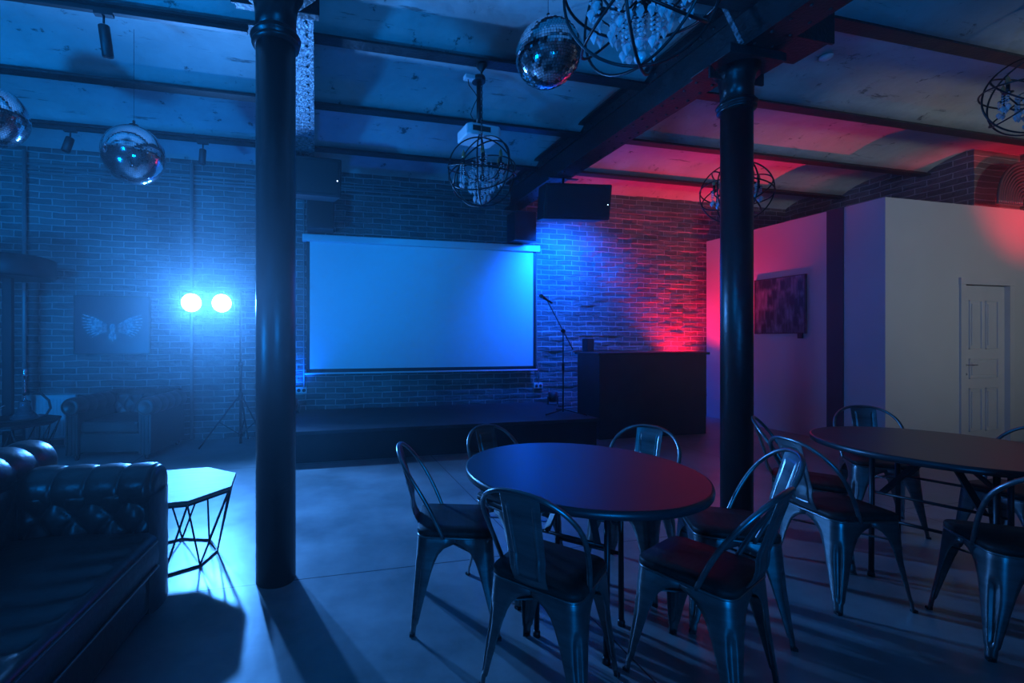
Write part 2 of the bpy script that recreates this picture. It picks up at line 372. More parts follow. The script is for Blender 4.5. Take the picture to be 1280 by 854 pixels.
# microphone on its boom stand
t = thing('microphone_stand', 'black boom microphone stand standing on the stage beside the screen', 'microphone stand', (3.22,5.42,.35))
MB().tube([(0,0,.03),(0,0,.62)],.011,12).tube([(0,0,.6),(0,0,1.10)],.008,12).build('pole', M_wire, t)
MB().tube([(0,0,.58),(0,0,.68)],.017,12).build('clutch', M_rubber, t)
m_ = MB().sphere((0,0,1.11),.028,12,8).tube([(-.03,0,1.11),(.03,0,1.11)],.012); m_.build('pivot', M_rubber, t)
bp_ = [(.165,.03,.86),(-.245,-.03,1.50)]
MB().tube(bp_,.007,10).build('boom', M_wire, t)
for a in (195, 315, 75):
    MB().tube([(0,0,.06),(.30*cos(R(a)),.30*sin(R(a)),.012)],.008,8).sphere((.30*cos(R(a)),.30*sin(R(a)),.014),.013,8,6).build('leg', M_wire, t)
t = thing('microphone', 'black vocal microphone clipped at the tip of the boom', 'microphone', (2.96,5.385,1.87))
Mm = Matrix.Rotation(R(-60),4,'Y')
MB().lathe([(.012,-.09),(.014,0),(.02,.06),(.022,.065)], M=Mm, n=16).build('handle', M_black, t)
MB().lathe([(.022,.065),(.029,.08),(.029,.095),(.018,.118),(0,.122)], M=Mm, n=16).build('grille', M_grey, t)

# ------------------------------------------------------------------ DJ counter and its neighbours
t = thing('counter', 'tall dark counter standing beside the stage under the red-lit brick', 'counter', (4.56,5.42,0))
MB().box(-.86,.86,-.10,.42,0,1.13).build('counter_body', M_counter, t, bevel=.004)
MB().box(-.89,.90,-.13,.45,1.13,1.165).build('counter_top', M_black, t, bevel=.006)
t = thing('pa_speaker', 'small black speaker on a pole standing between the stage and the counter', 'speaker', (4.06,6.12,0))
MB().box(-.06,.06,-.07,.07,1.10,1.36).build('cabinet', M_black, t, bevel=.008)
MB().tube([(0,0,.02),(0,0,1.10)],.014,10).build('pole', M_wire, t)
MB().lathe([(.13,0),(.13,.018),(.02,.03)], n=24).build('base', M_wire, t)
def uplight(name, x, y, z, label, colm, rx=0, sc_=1):
    t = thing(name, label, 'stage light', (x,y,z))
    MB().lathe([(.055*sc_,.045),(.065*sc_,.05),(.065*sc_,.19*sc_),(.058*sc_,.19*sc_),(.05*sc_,.17*sc_)], n=24).build('can', M_black, t)
    MB().lathe([(0,.172*sc_),(.05*sc_,.172*sc_)], n=20).build('lens', colm, t)
    m = MB().bar((-.08*sc_,0,.0),(.08*sc_,0,.0),.02,.006).bar((-.08*sc_,0,0),(-.08*sc_,0,.12*sc_),.006,.02).bar((.08*sc_,0,0),(.08*sc_,0,.12*sc_),.006,.02); 
    m.build('yoke', M_wire, t); return t
M_lb, M_lr = emis('blue diodes',(.05,.15,1),25), emis('red diodes',(1,.02,.05),25)
uplight('uplight',3.52,6.22,.355,'small black uplight standing on the stage just behind the microphone stand',M_black)
uplight('uplight',-.30,6.25,.355,'small black uplight hidden behind the thick column by the screen',M_lb)
uplight('uplight',6.08,6.15,.004,'small black uplight on the floor behind the counter throwing red up the brick',M_lr)

# ------------------------------------------------------------------ loudspeakers under the girders
def speaker(x,y,z,w,h,dp,rz,tilt,label,led=True):
    t = thing('hanging_speaker', label, 'speaker', (x,y,z), rz)
    t.rotation_euler = (tilt,0,rz)
    poly = [(-w/2,-dp/2),(w/2,-dp/2),(w/2*.9,dp/2),(-w/2*.9,dp/2)]
    MB().prism(poly,-h/2,h/2).build('cabinet', M_black, t, bevel=.015)
    MB().box(-w/2+.03,w/2-.03,-dp/2-.008,-dp/2+.004,-h/2+.03,h/2-.03).build('grille', M_grille, t, bevel=.006)
    if led: MB().sphere((w/2-.045,-dp/2-.01,-.03),.006,8,6).build('status_light', M_led, t)
    return t
speaker(-.10,5.05,3.10,.72,.40,.34,R(3),R(8),'boxy black speaker hung from the girder beside the thick column')
speaker(3.12,5.05,3.05,.84,.42,.36,R(-8),R(10),'long black speaker hung from the girder in front of the red and blue brick')
tag(MB().tube([(3.0,5.05,3.2),(3.0,5.05,3.4)],.015).bar((2.8,5.05,3.35),(3.2,5.05,3.35),.04,.01).build('speaker_bracket', M_wire),'black bracket fixing the long speaker to the girder','bracket')
tag(MB().tube([(-.14,5.05,3.2),(-.14,5.05,3.4)],.015).build('speaker_bracket', M_wire),'black rod fixing the boxy speaker to the girder beside the thick column','bracket')
def wallspk(x,z,label):
    t = thing('wall_speaker', label, 'speaker', (x,6.34,z))
    MB().box(-.18,.18,-.14,.14,-.22,.22).build('cabinet', M_black, t, bevel=.012)
    MB().box(-.16,.16,-.15,-.13,-.2,.2).build('grille', M_grille, t)
    MB().box(-.05,.05,.13,.2,-.05,.05).build('bracket', M_wire, t)
wallspk(.06,3.06,'black speaker on the brick wall above the screen corner nearest the thick column')
wallspk(3.06,3.05,'black speaker on the brick wall above the other screen corner, below the long hung speaker')

# ------------------------------------------------------------------ projector
t = thing('projector', 'white ceiling projector on a black pole, behind the small chandelier', 'projector', (1.42,3.80,3.12))
t.rotation_euler = (R(0),0,R(6))
def rbox(w,dp,h,z0,taper=.0):
    return MB().prism([(-w/2,-dp/2+.03),(-w/2+.03,-dp/2),(w/2-.03,-dp/2),(w/2,-dp/2+.03),(w/2,dp/2-.03),(w/2-.03,dp/2),(-w/2+.03,dp/2),(-w/2,dp/2-.03)],z0,z0+h)
rbox(.33,.26,.10,0).build('body', M_plastic, t, bevel=.012)
MB().lathe([(.04,0),(.04,.02),(.03,.025),(0,.01)], M=Matrix.Translation((.08,.13,.05)) @ Matrix.Rotation(-pi/2,4,'X'), n=20).build('lens', M_black, t)
MB().box(-.12,.05,-.133,-.128,.03,.075).build('port_panel', M_black, t)
m_ = MB().tube([(0,0,.12),(0,0,.575)],.02,12).box(-.09,.09,-.06,.06,.10,.125); m_.build('pole', M_wire, t)
MB().lathe([(.06,.53),(.06,.56),(.055,.575)], n=20).build('ceiling_plate', M_wire, t)
MB().box(-.14,-.04,-.03,.03,.535,.57).build('junction_box', M_plastic, t, bevel=.004)
MB().tube([(-.11,-.01,.53),(-.10,-.01,.48),(-.05,-.02,.42),(-.02,-.02,.38),(-.06,-.02,.3),(-.09,-.02,.22),(-.05,-.02,.15)],.004,6).build('cable', M_rubber, t)

# ------------------------------------------------------------------ mirror balls
def mirror_ball(loc, r, label, nlat, jit, zc, name='mirror_ball'):
    t = thing(name, label, 'mirror ball', loc)
    MB().sphere((0,0,0), r*.985, 40, 24).build('core', M_grout, t)
    m = MB()
    for i in range(nlat):
        a0, a1 = pi*i/nlat, pi*(i+1)/nlat; am = (a0+a1)/2
        nl = max(6, int(2*nlat*sin(am)))
        for k in range(nl):
            b = 2*pi*(k+.5)/nl
            n = Vector((sin(am)*cos(b), sin(am)*sin(b), cos(am)))
            e1 = Vector((-sin(b), cos(b), 0)); e2 = n.cross(e1)
            n2 = (n + e1*random.gauss(0,jit) + e2*random.gauss(0,jit)).normalized()
            e1 = (e1 - n2*e1.dot(n2)).normalized(); e2 = n2.cross(e1)
            w = pi*r*sin(am)/nl*.90; h = pi*r/nlat/2*.90; c = n*r
            m.add([c-e1*w-e2*h, c+e1*w-e2*h, c+e1*w+e2*h, c-e1*w+e2*h], [(0,1,2,3)])
    m.build('mirror_tiles', M_mirror, t)
    m = MB().lathe([(.035,r-.01),(.035,r+.015),(.01,r+.02),(.01,r+.05)], n=16).tube([(0,0,r+.04),(0,0,zc-loc[2])],.0015,6)
    m.build('hanger', M_wire, t)
mirror_ball((1.45,2.62,3.18), .205, 'faceted mirror ball hanging beside the big crystal chandelier', 38, .03, 3.68)
mirror_ball((-1.42,4.02,2.82), .228, 'smooth mirror ball hanging in front of the brick above the lounge, near the two lamps', 60, .0035, 3.83)
mirror_ball((-2.27,3.86,2.96), .21, 'mirror ball at the frame edge, half cut off, above the floor lamp', 44, .006, 3.83)

# ------------------------------------------------------------------ orb chandeliers
def make_chandelier():
    t = thing('chandelier', 'x', 'chandelier', (0,0,0))
    def ring(r, ax, ang, rz, rad=.006):
        Mx = Matrix.Rotation(rz,4,'Z') @ Matrix.Rotation(ang,4,ax)
        MB().tube([Mx @ Vector((r*cos(2*pi*k/56), r*sin(2*pi*k/56),0)) for k in range(56)], rad, 6, closed=True).build('orb_ring', M_wire, t)
    ring(.290,'X',R(90),0); ring(.286,'X',R(90),R(62)); ring(.286,'X',R(90),R(118))
    ring(.290,'X',R(14),R(20)); ring(.280,'X',R(48),R(-30)); ring(.280,'X',R(-42),R(35))
    MB().tube([(0,0,.30),(0,0,-.06)],.007,8).lathe([(.0,-.09),(.03,-.07),(.012,-.04),(.02,0),(.012,.05),(.025,.09),(.008,.12)],n=12).build('stem', M_wire, t)
    for k in range(6):
        a = 2*pi*k/6+.2; c_, s_ = cos(a), sin(a)
        a_ = MB().tube([(.01*c_,.01*s_,-.03),(.06*c_,.06*s_,-.08),(.12*c_,.12*s_,-.07),(.17*c_,.17*s_,-.01),(.175*c_,.175*s_,.02)],.005,6).lathe([(.008,.015),(.03,.025),(.028,.032),(.01,.035)],c=(.175*c_,.175*s_,0),n=12).build('arm', M_wire, t)
        MB().lathe([(.011,.03),(.011,.085)],c=(.175*c_,.175*s_,0),n=10).build('candle', M_wire, a_)
        MB().lathe([(.008,.085),(.016,.105),(.012,.13),(0,.16)],c=(.175*c_,.175*s_,0),n=10).build('flame_bulb', M_flame, a_)
    def gem(m, x, y, z, s_): m.lathe([(0,0),(.5*s_,-.55*s_),(.62*s_,-1.0*s_),(0,-2.2*s_)], c=(x,y,z), n=6, smooth=False)
    random.seed(3); proto = []
    for ln in (4,6,8):
        m = MB()
        for k in range(ln): m.lathe([(0,.0085),(.0085,0),(0,-.0085)], c=(0,0,-.019*k), n=6, smooth=False)
        gem(m,0,0,-.019*ln,.026); proto.append((m,ln))
    meshes = {}
    def strand(x,y,z,i):
        m,ln = proto[i]
        if i not in meshes:
            o = m.build('crystal_strand', M_glass, t); meshes[i] = o
        else: o = meshes[i].copy(); COL.objects.link(o); o.parent = t
        o.location = (x,y,z)
    for k in range(17):
        a = 2*pi*k/17; strand(.105*cos(a), .105*sin(a), .0, 1)
    for k in range(8):
        a = 2*pi*k/8+.1; strand(.062*cos(a), .062*sin(a), -.05, 2)
    for k in range(6):
        a = 2*pi*k/6+.2
        for dx in (-.12,.12): strand(.19*cos(a+dx), .19*sin(a+dx), .02, 0)
        strand(.15*cos(a+.5),.15*sin(a+.5),.03,0)
    for k in range(6):
        a = 2*pi*k/6; strand(.045*cos(a), .045*sin(a), .14, 1)
    strand(0,0,-.085,2)
    MB().sphere((0,0,-.255),.024,12,8).build('crystal_ball', M_glass, t)
    m = MB(); 
    for r_,z_ in ((.105,.004),(.062,-.046)): m.tube([(r_*cos(2*pi*k/28), r_*sin(2*pi*k/28), z_) for k in range(28)],.003,5,closed=True)
    m.build('crystal_hoop', M_wire, t)
    return t
ch0 = make_chandelier()
CH = [((1.36,3.57,2.76), 0, 'small orb chandelier hanging in front of the white projector'),
      ((1.23,1.51,2.70), 40, 'big crystal orb chandelier beside the faceted mirror ball'),
      ((3.82,3.42,2.72), 75, 'orb chandelier half hidden behind the column between the tables'),
      ((5.18,2.19,3.16), 20, 'orb chandelier over the far round table, cut by the frame edge')]
for i,(p,a,lb) in enumerate(CH):
    o = ch0 if i==0 else copy_tree(ch0)
    o.location = p; o.rotation_euler = (0,0,R(a)); o['label'] = lb; o['group'] = 'orb chandeliers'
    # chain of the right length, with canopy
    zt = {0:3.665,1:3.665,2:3.69,3:3.84}[i]; m = MB(); z = .29
    while p[2]+z < zt:
        k = int(z/.028); rx = .008 if k%2 else .0; ry = .0 if k%2 else .008
        m.tube([(rx*cos(q*pi/4)*1.0, ry*cos(q*pi/4), z+.014+.018*sin(q*pi/4)) for q in range(8)],.0028,5,closed=True); z += .028
    m.tube([(0,0,.29),(0,0,zt-p[2])],.0022,5)
    m.lathe([(.045,zt-p[2]),(.045,zt-p[2]-.02),(.012,zt-p[2]-.06),(.004,zt-p[2]-.075)], n=16)
    m.build('chain', M_wire, o)

# ------------------------------------------------------------------ track lights
def track(x0,x1,y,z,label): tag(MB().box(x0,x1,y-.018,y+.018,z-.03,z).build('track_rail', M_black), label, 'lighting rail')
track(-5.2,-.62,5.655,3.668,'black lighting rail along the joist above the lounge brick wall')
track(-5.2,-.5,3.57,3.668,'black lighting rail along the joist above the smooth mirror ball')
def spot(x,y,z,ln,r,rx,ry,label):
    t = thing('track_spotlight', label, 'spotlight', (x,y,z), 0, 'track spotlights')
    MB().box(-.06,.06,-.02,.02,-.02,0).tube([(0,0,-.02),(0,0,-.07)],.008).build('adapter', M_black, t)
    Mx = Matrix.Translation((0,0,-.09)) @ Matrix.Rotation(rx,4,'X') @ Matrix.Rotation(ry,4,'Y')
    MB().lathe([(r*.96,.0),(r,-.004),(r,-ln),(r*.85,-ln),(r*.8,-ln+.02)], M=Mx, n=24).build('barrel', M_black, t)
    MB().lathe([(0,-ln+.012),(r*.8,-ln+.012)], M=Mx, n=20).build('lens', M_chrome, t)
spot(-1.45,3.57,3.638,.20,.036,R(10),R(-4),'long black cylinder spotlight on the rail above the smooth mirror ball')
spot(-2.62,5.655,3.638,.16,.042,R(-10),R(12),'small black spotlight on the wall rail, above the winged picture')
spot(-1.28,5.655,3.638,.17,.038,R(-6),R(2),'small black spotlight on the wall rail, above the lit lamps')

# ------------------------------------------------------------------ conduits and pipes on the brick
for k,(z,dz,x1,lb) in enumerate(((3.55,.03,3.3,'topmost'),(3.49,.02,3.3,'middle'),(3.44,.01,6.6,'lowest'))):
    pts = [(-5.3,YB-.04,z-.03),(-1,YB-.04,z-.015),(1.2,YB-.04,z+dz*.4),(x1,YB-.04,z+dz)]
    tag(MB().tube(pts,.011,8).build('wall_conduit', M_conduit), lb+' of three thin conduits running along the top of the brick stage wall', 'conduit', 'conduits along the back wall')
tag(MB().tube([(-3.50,6.49,.02),(-3.50,6.49,3.68)],.022,10).build('riser_pipe', M_conduit), 'thin vertical pipe on the brick passing behind the floor lamp shade', 'pipe')
tag(MB().tube([(-1.605,6.49,3.68),(-1.605,6.49,.02)],.022,10).build('riser_pipe', M_conduit), 'thin vertical pipe on the brick directly behind the lit stage lamps', 'pipe')
# bundle of flexible hoses over the partition
t = thing('hose_bundle', 'bundle of grey flexible hoses arching over the top of the white partition', 'hose bundle', (8.74,3.84,3.07))
for k in range(11):
    Rr = .50-.043*k; pts = [(-.30+.043*k, .06, .0), (-.30+.043*k, .06, .05)]
    for q in range(1,13):
        a = q/12*pi*.5; pts.append((-.30+.043*k+Rr*(1-cos(a)), .06, .06+Rr*sin(a)))
    pts.append((.55,.06,.06+Rr))
    MB().tube(pts,.017,8).build('hose', M_grey, t)
# ceiling detector
t = thing('smoke_detector','small white detector on the vault between column and partition','smoke detector',(4.38,3.05,3.845))
MB().lathe([(.05,0),(.05,-.015),(.03,-.03),(0,-.032)],n=20).build('housing', M_plastic, t)

# ------------------------------------------------------------------ artworks
def art_city():
    m = mat('night city photograph', rough=.3); tc = N(m,'ShaderNodeTexCoord')
    mp = N(m,'ShaderNodeMapping'); mp.inputs['Scale'].default_value=(1,16,3.2); L(m,tc,'Object',mp,'Vector')
    n = N(m,'ShaderNodeTexNoise'); n.inputs['Scale'].default_value=2.2; n.inputs['Detail'].default_value=6; L(m,mp,'Vector',n,'Vector')
    v = N(m,'ShaderNodeTexVoronoi', distance='CHEBYCHEV'); v.inputs['Scale'].default_value=2.6; mp2 = N(m,'ShaderNodeMapping'); mp2.inputs['Scale'].default_value=(1,4,2); L(m,tc,'Object',mp2,'Vector'); L(m,mp2,'Vector',v,'Vector')
    a = N(m,'ShaderNodeMath',operation='MULTIPLY'); L(m,n,'Fac',a,0); L(m,v,'Distance',a,1)
    r = N(m,'ShaderNodeValToRGB'); r.color_ramp.elements[0].position=.12; r.color_ramp.elements[1].position=.42
    r.color_ramp.elements[0].color=(.01,.01,.012,1); r.color_ramp.elements[1].color=(.20,.20,.24,1)
    L(m,a,0,r,'Fac'); L(m,r,'Color',BS(m),'Base Color'); return m
t = thing('canvas_print','dark unframed city print on the blue side of the partition','picture',(PX-.02,5.255,1.43))
MB().box(-.012,.018,-.373,.373,0,.83).build('canvas', art_city(), t)
MB().box(-.014,-.011,-.373,.373,.0,.012).box(-.014,-.011,-.373,.373,.818,.83).box(-.014,-.011,-.373,-.36,0,.83).box(-.014,-.011,.36,.373,0,.83).build('canvas_edge', M_black, t)
tag(MB().box(PX-.02,PX-.002,4.93,5.0,1.36,1.45).build('light_switch', M_black, bevel=.003),'little black switch box right under the city print','switch')
# picture of a winged creature on the lounge wall
t = thing('framed_picture','wide picture of pale spread wings on the brick above the armchair','picture',(-2.545,YB-.05,1.17))
MB().box(-.42,.42,0,.02,0,.72).build('picture_panel', mat('dark picture ground',(.035,.04,.05),.3), t)
MB().box(-.435,-.42,-.008,.03,-.015,.735).box(.42,.435,-.008,.03,-.015,.735).box(-.42,.42,-.008,.03,-.015,0).box(-.42,.42,-.008,.03,.72,.735).build('picture_frame', M_black, t)
M_wing = noise_var(mat('pale feather print', rough=.5), (.10,.12,.15), (.6,.6,.62), scale=30, lo=.4, hi=.6)
for sx in (-1,1):
    m = MB()
    for k in range(9):
        a0 = R(40 - k*9); ln = .34 - .018*k
        p0 = Vector((sx*.06,0,.36-.01*k)); q = Vector((sx*(.06+ln*cos(a0*.9)),0,.36+ln*sin(a0)*.6-.012*k)); nrm = Vector((0,0,1))
        c_ = (p0+q)/2 + Vector((0,0,.02))
        m.add([(p0.x,-.003,p0.z-.008),(c_.x,-.003,c_.z-.016),(q.x,-.003,q.z-.004),(q.x,-.003,q.z+.006),(c_.x,-.003,c_.z+.012),(p0.x,-.003,p0.z+.01)], [(0,1,2,3,4,5)])
    m.build('wing_print', M_wing, t)
m = MB()
for (x,z,w,h) in ((0,.33,.035,.05),(0,.27,.028,.04),(-.03,.21,.015,.04),(.03,.21,.015,.04),(0,.20,.013,.05)):
    m.add([(x+w*cos(q*pi/5),-.003,z+h*sin(q*pi/5)) for q in range(10)],[tuple(range(10))])
m.build('body_print', M_wing, t)

# ------------------------------------------------------------------ stage lamps on their stand
t = thing('lamp_stand','tall black tripod stand with a crossbar holding the two dazzling lamps','lamp stand',(-.93,6.06,0))
MB().tube([(0,0,.03),(0,0,1.05)],.018,12).tube([(0,0,1.0),(0,0,1.955)],.013,12).build('pole', M_wire, t)
MB().lathe([(.03,.58),(.03,.66),(.022,.68)],n=14).lathe([(.028,1.0),(.028,1.06)],n=14).lathe([(.026,.12),(.026,.18)],n=14).build('collar', M_rubber, t)
MB().box(-.70,.62,-.018,.018,1.955,1.99).build('crossbar', M_wire, t)
for a in (200,320,80):
    c_,s_ = cos(R(a)), sin(R(a))
    if a==80: c_*=.6; s_*=.6
    l = MB().tube([(.03*c_,.03*s_,.62),(.48*c_,.48*s_,.02)],.011,8).build('leg', M_wire, t)
    MB().tube([(.02*c_,.02*s_,.15),(.25*c_,.25*s_,.32)],.007,6).build('brace', M_wire, l)
CAM = Vector((0,0,1.35))
def stage_lamp(x, label):
    p = Vector((x,6.04,1.80)); dirv = (Vector((.15,0,1.2))-p); dh = math.atan2(dirv.y,dirv.x)
    t = thing('stage_lamp', label, 'stage lamp', p, 0, 'twin lamps on the tripod crossbar')
    q = dirv.to_track_quat('Z','Y'); Mx = q.to_matrix().to_4x4()
    MB().lathe([(.06,-.17),(.085,-.15),(.115,-.03),(.128,.055),(.120,.055),(.112,.0)], M=Mx, n=28).build('housing', M_black, t)
    MB().lathe([(0,.03),(.06,.026),(.112,.010)], M=Mx, n=28).build('lens', M_lens, t)
    MB().bar((-.137,0,0),(-.137,0,.145),.006,.03,(0,1,0)).bar((.137,0,0),(.137,0,.145),.006,.03,(0,1,0)).bar((-.14,0,.148),(.14,0,.148),.03,.006).build('yoke', M_wire, t)
    l = bpy.data.lights.new('stage_lamp_beam','SPOT'); l.energy = 650; l.color = (.065,.31,1); l.spot_size = R(130); l.spot_blend = .9; l.shadow_soft_size = .05
    o = bpy.data.objects.new('stage_lamp_beam', l); COL.objects.link(o); o.location = p + dirv.normalized()*.07; o.rotation_euler = dirv.to_track_quat('-Z','Y').to_euler()
stage_lamp(-1.50,'dazzling lit lamp at the outer end of the crossbar')
stage_lamp(-1.15,'dazzling lit lamp on the crossbar nearer the stand pole')

# ------------------------------------------------------------------ lounge: radiator, armchair, floor lamp, hookah
t = thing('radiator','white ribbed panel radiator low on the brick beside the armchair','radiator',(-3.2,6.47,.12))
m = MB().box(-.27,.27,-.02,.03,0,.52)
for k in range(14): m.box(-.25+.0375*k,-.232+.0375*k,-.03,-.018,.03,.49)
m.build('panel', M_radi, t, bevel=.004); MB().box(-.275,.275,-.03,.035,.52,.535).build('top_grille', M_radi, t); MB().tube([(.25,0,0),(.25,0,-.12)],.01).build('pipe', M_radi, t)

def tuft_panel(m, P0, U, V, Nn, w, h, dep, nu, nv, cu, cv):
    """tufted rectangle: diamond buttoning between P0 and P0+U*w+V*h bulging along Nn"""
    P0,U,V,Nn = map(Vector,(P0,U,V,Nn))
    def fn(u,v):
        a = u*cu; b = v*cv
        q = abs(sin(pi*(a+b)/1.0)*sin(pi*(a-b)/1.0))
        e = min(1, min(u,1-u,v,1-v)*12)
        return P0 + U*(w*u) + V*(h*v) + Nn*(dep*(q**.45)*e)
    m.grid(fn, nu, nv)
def armchair(loc, rz, label):
    t = thing('armchair', label, 'armchair', loc, rz)
    W, D = .50, .42
    MB().box(-W+.16,W-.16,-D+.04,D-.1,.08,.30).build('base', M_leather, t, bevel=.02)
    m = MB().box(-W+.19,W-.19,-D+.01,D-.16,.30,.44); m.build('seat_cushion', M_leather, t, bevel=.035)
    for s_ in (-1,1):
        x0 = s_*(W-.11)
        m = MB().box(min(x0-.065,x0+.065),max(x0-.065,x0+.065),-D,D-.05,.07,.60)
        ax = x0+s_*.01
        def roll(u,v):
            a = 2*pi*u; pl = .006*abs(sin(v*pi*5))**.5
            return (ax+(.098+pl)*cos(a), -D-.005+(2*D-.06)*v, .60+(.098+pl)*sin(a))
        m.grid(roll, 28, 40, True, True)
        m.lathe([(.098,0),(.09,.02),(.05,.026),(.045,.018),(0,.02)], M=Matrix.Translation((ax,-D,.60)) @ Matrix.Rotation(pi/2,4,'X'), n=28)
        for k in range(3): m.box(x0-.05+.04*k-.004,x0-.05+.04*k+.012,-D-.012,-D+.01,.07,.5)
        m.build('armrest', M_leather, t)
    m = MB().box(-W+.1,W-.1,D-.16,D,.08,.64)
    tuft_panel(m,(-W+.17,D-.17,.42),(1,0,0),(0,0,1),(0,-1,0),2*W-.34,.26,.045,48,20,4,1.2)
    def roll2(u,v):
        a = 2*pi*u; pl = .006*abs(sin(v*pi*6))**.5
        return (-W+.09+(2*W-.18)*v, D-.07+(.09+pl)*cos(a), .64+(.085+pl)*sin(a))
    m.grid(roll2, 26, 48, True, True); m.build('backrest', M_leather, t)
    for x in (-1,1):
        for y in (-1,1): MB().lathe([(.018,0),(.03,.05),(.032,.09)], c=(x*(W-.12),y*(D-.07),0), n=12).build('leg', M_seatw, t)
armchair((-2.16,6.02,0), R(-10), 'dark buttoned leather armchair against the brick under the wings picture')

t = thing('floor_lamp','dark floor lamp with a wide drum shade in the lounge corner','floor lamp',(-3.47,6.0,0))
t.location = (-3.50,6.16,0)
MB().lathe([(.18,0),(.18,.03),(.03,.04)], n=28).build('base', M_black, t)
MB().box(-.045,.045,-.03,.03,.03,2.05).build('pole', M_black, t, bevel=.006)
MB().lathe([(.40,2.035),(.43,2.06),(.43,2.25),(.38,2.275),(0,2.28)], n=40).build('lamp_shade', M_black, t)
t.location.y = 5.98; t.location.x = -3.38

def octa(r, off=0): return [(r*cos(R(22.5+45*k+off)), r*sin(R(22.5+45*k+off))) for k in range(8)]
def wire_table(loc, rz, rt, rb, h, topm, label, nm):
    t = thing('coffee_table', label, nm, loc, rz)
    MB().prism(octa(rt), h-.022, h).build('table_top', topm, t, bevel=.003)
    m = MB(); T = octa(rt-.015); 
    for k in range(8): m.bar((*T[k],h-.03),(*T[(k+1)%8],h-.03),.012,.012)
    B = octa(rb,22.5)
    m.build('top_rim', M_wire, t)
    m = MB()
    for k in range(8): m.bar((*B[k],.008),(*B[(k+1)%8],.008),.012,.012)
    m.build('base_rim', M_wire, t)
    for k in range(8):
        MB().tube([(*T[k],h-.03),(*B[k],.008)],.006,6).build('strut', M_wire, t)
        MB().tube([(*T[(k+1)%8],h-.03),(*B[k],.008)],.006,6).build('strut', M_wire, t)
wire_table((-.86,3.06,0), R(4), .375, .25, .45, M_oak, 'octagonal pale wood coffee table on a black wire base beside the sofa arm', 'coffee table')
wire_table((-3.13,5.50,0), R(12), .46, .30, .50, M_seatw, 'dark octagonal side table carrying the hookah', 'side table')
# hookah
t = thing('hookah','glass hookah with metal stem standing on the dark octagonal table','hookah',(-2.99,5.55,.50))
MB().lathe([(.115,0),(.125,.012),(.11,.04),(.06,.10),(.048,.16),(.052,.19),(.04,.20)], n=28).build('vase', M_vase, t)
MB().lathe([(.03,.20),(.012,.22),(.012,.26),(.022,.27),(.010,.29),(.010,.36),(.018,.37),(.009,.38),(.009,.46),(.05,.465),(.05,.47),(.014,.475),(.026,.50),(.03,.54)], n=18).build('stem', M_chrome, t)
MB().tube([(0,-.02,.27),(.06,-.03,.30),(.16,-.03,.28),(.235,-.03,.20),(.25,-.03,.12),(.21,-.03,.045),(.12,-.06,.012),(0,-.18,.012),(-.1,-.2,.012)],.012,10).build('hose', M_rubber, t)
MB().tube([(-.12,-.1,.17),(-.34,-.16,-.02+.04)],.009,8).build('mouthpiece', M_chrome, t)

# ------------------------------------------------------------------ the big sofa
t = thing('sofa','long dark buttoned leather sofa beside the octagonal coffee table','sofa',(-.935,1.67,0),R(-5.4))
def LX(x): return x+.9
def LY(y): return y-1.7
MB().box(LX(-1.35),LX(-.80),LY(.45),LY(2.50),.05,.29).build('base', M_leather, t, bevel=.03)
# long seat cushion with a soft, lightly creased front edge
m = MB()
def seat(u,v):
    # cross section u around (front bottom -> top -> back), v along Y
    y = 2.36+(.45-2.36)*v
    w = .012*sin(v*60+u*9)*.5
    if u<.2:
        a=u/.2; return (LX(-.745+.008*sin(pi*a)), LY(y), .30+.11*a)
    if u<.4:
        a=(u-.2)/.2*pi/2; return (LX(-.785+.04*cos(a)), LY(y), .41+.035*sin(a))
    a=(u-.4)/.6
    cr = .007*sin(y*46+3*sin(a*4))*math.exp(-a*4) + .014*sin(pi*a)
    return (LX(-.785-.57*a), LY(y), .445+cr)
m.grid(seat, 40, 160)
m.box(LX(-1.35),LX(-.76),LY(.47),LY(2.34),.29,.40); m.build('seat_cushion', M_leather, t)
m = MB().tube([(LX(-.738),LY(.46),.30),(LX(-.738),LY(2.35),.30)],.007,8).tube([(LX(-.742),LY(.46),.415),(LX(-.742),LY(2.35),.415)],.006,8); m.build('piping', M_leather, t)
# far armrest, buttoned inside, scalloped roll on top
m = MB().box(LX(-1.50),LX(-.80),LY(2.40),LY(2.60),.05,.62)
tuft_panel(m,(LX(-1.36),LY(2.405),.42),(1,0,0),(0,0,1),(0,-1,0),.56,.22,.04,60,22,3.5,1.1)
def roll(u,v):
    a = 2*pi*u; pl = .012*abs(sin(v*pi*5))**.45
    x = -1.50+.71*v; r = .095*(1 if v<.97 else 1-.25*(v-.97)/.03)
    return (LX(x), LY(2.49)+(r+pl)*cos(a)*1.15, .635+(r+pl)*sin(a))
m.grid(roll, 30, 100, True, True)
m.lathe([(.098,0),(.09,.012),(.05,.016),(0,.012)], M=Matrix.Translation((LX(-.80),LY(2.49),.635)) @ Matrix.Rotation(pi/2,4,'Y'), n=28)
def fronty(u,v):   # padded arm front, its outline scalloped by the pleats
    z = .05+.56*u; return (LX(-.79)+.02*sin(pi*v), LY(2.385+.21*v)-.008*abs(sin(u*pi*4)), z)
m.grid(fronty, 30, 10); m.build('armrest', M_leather, t)
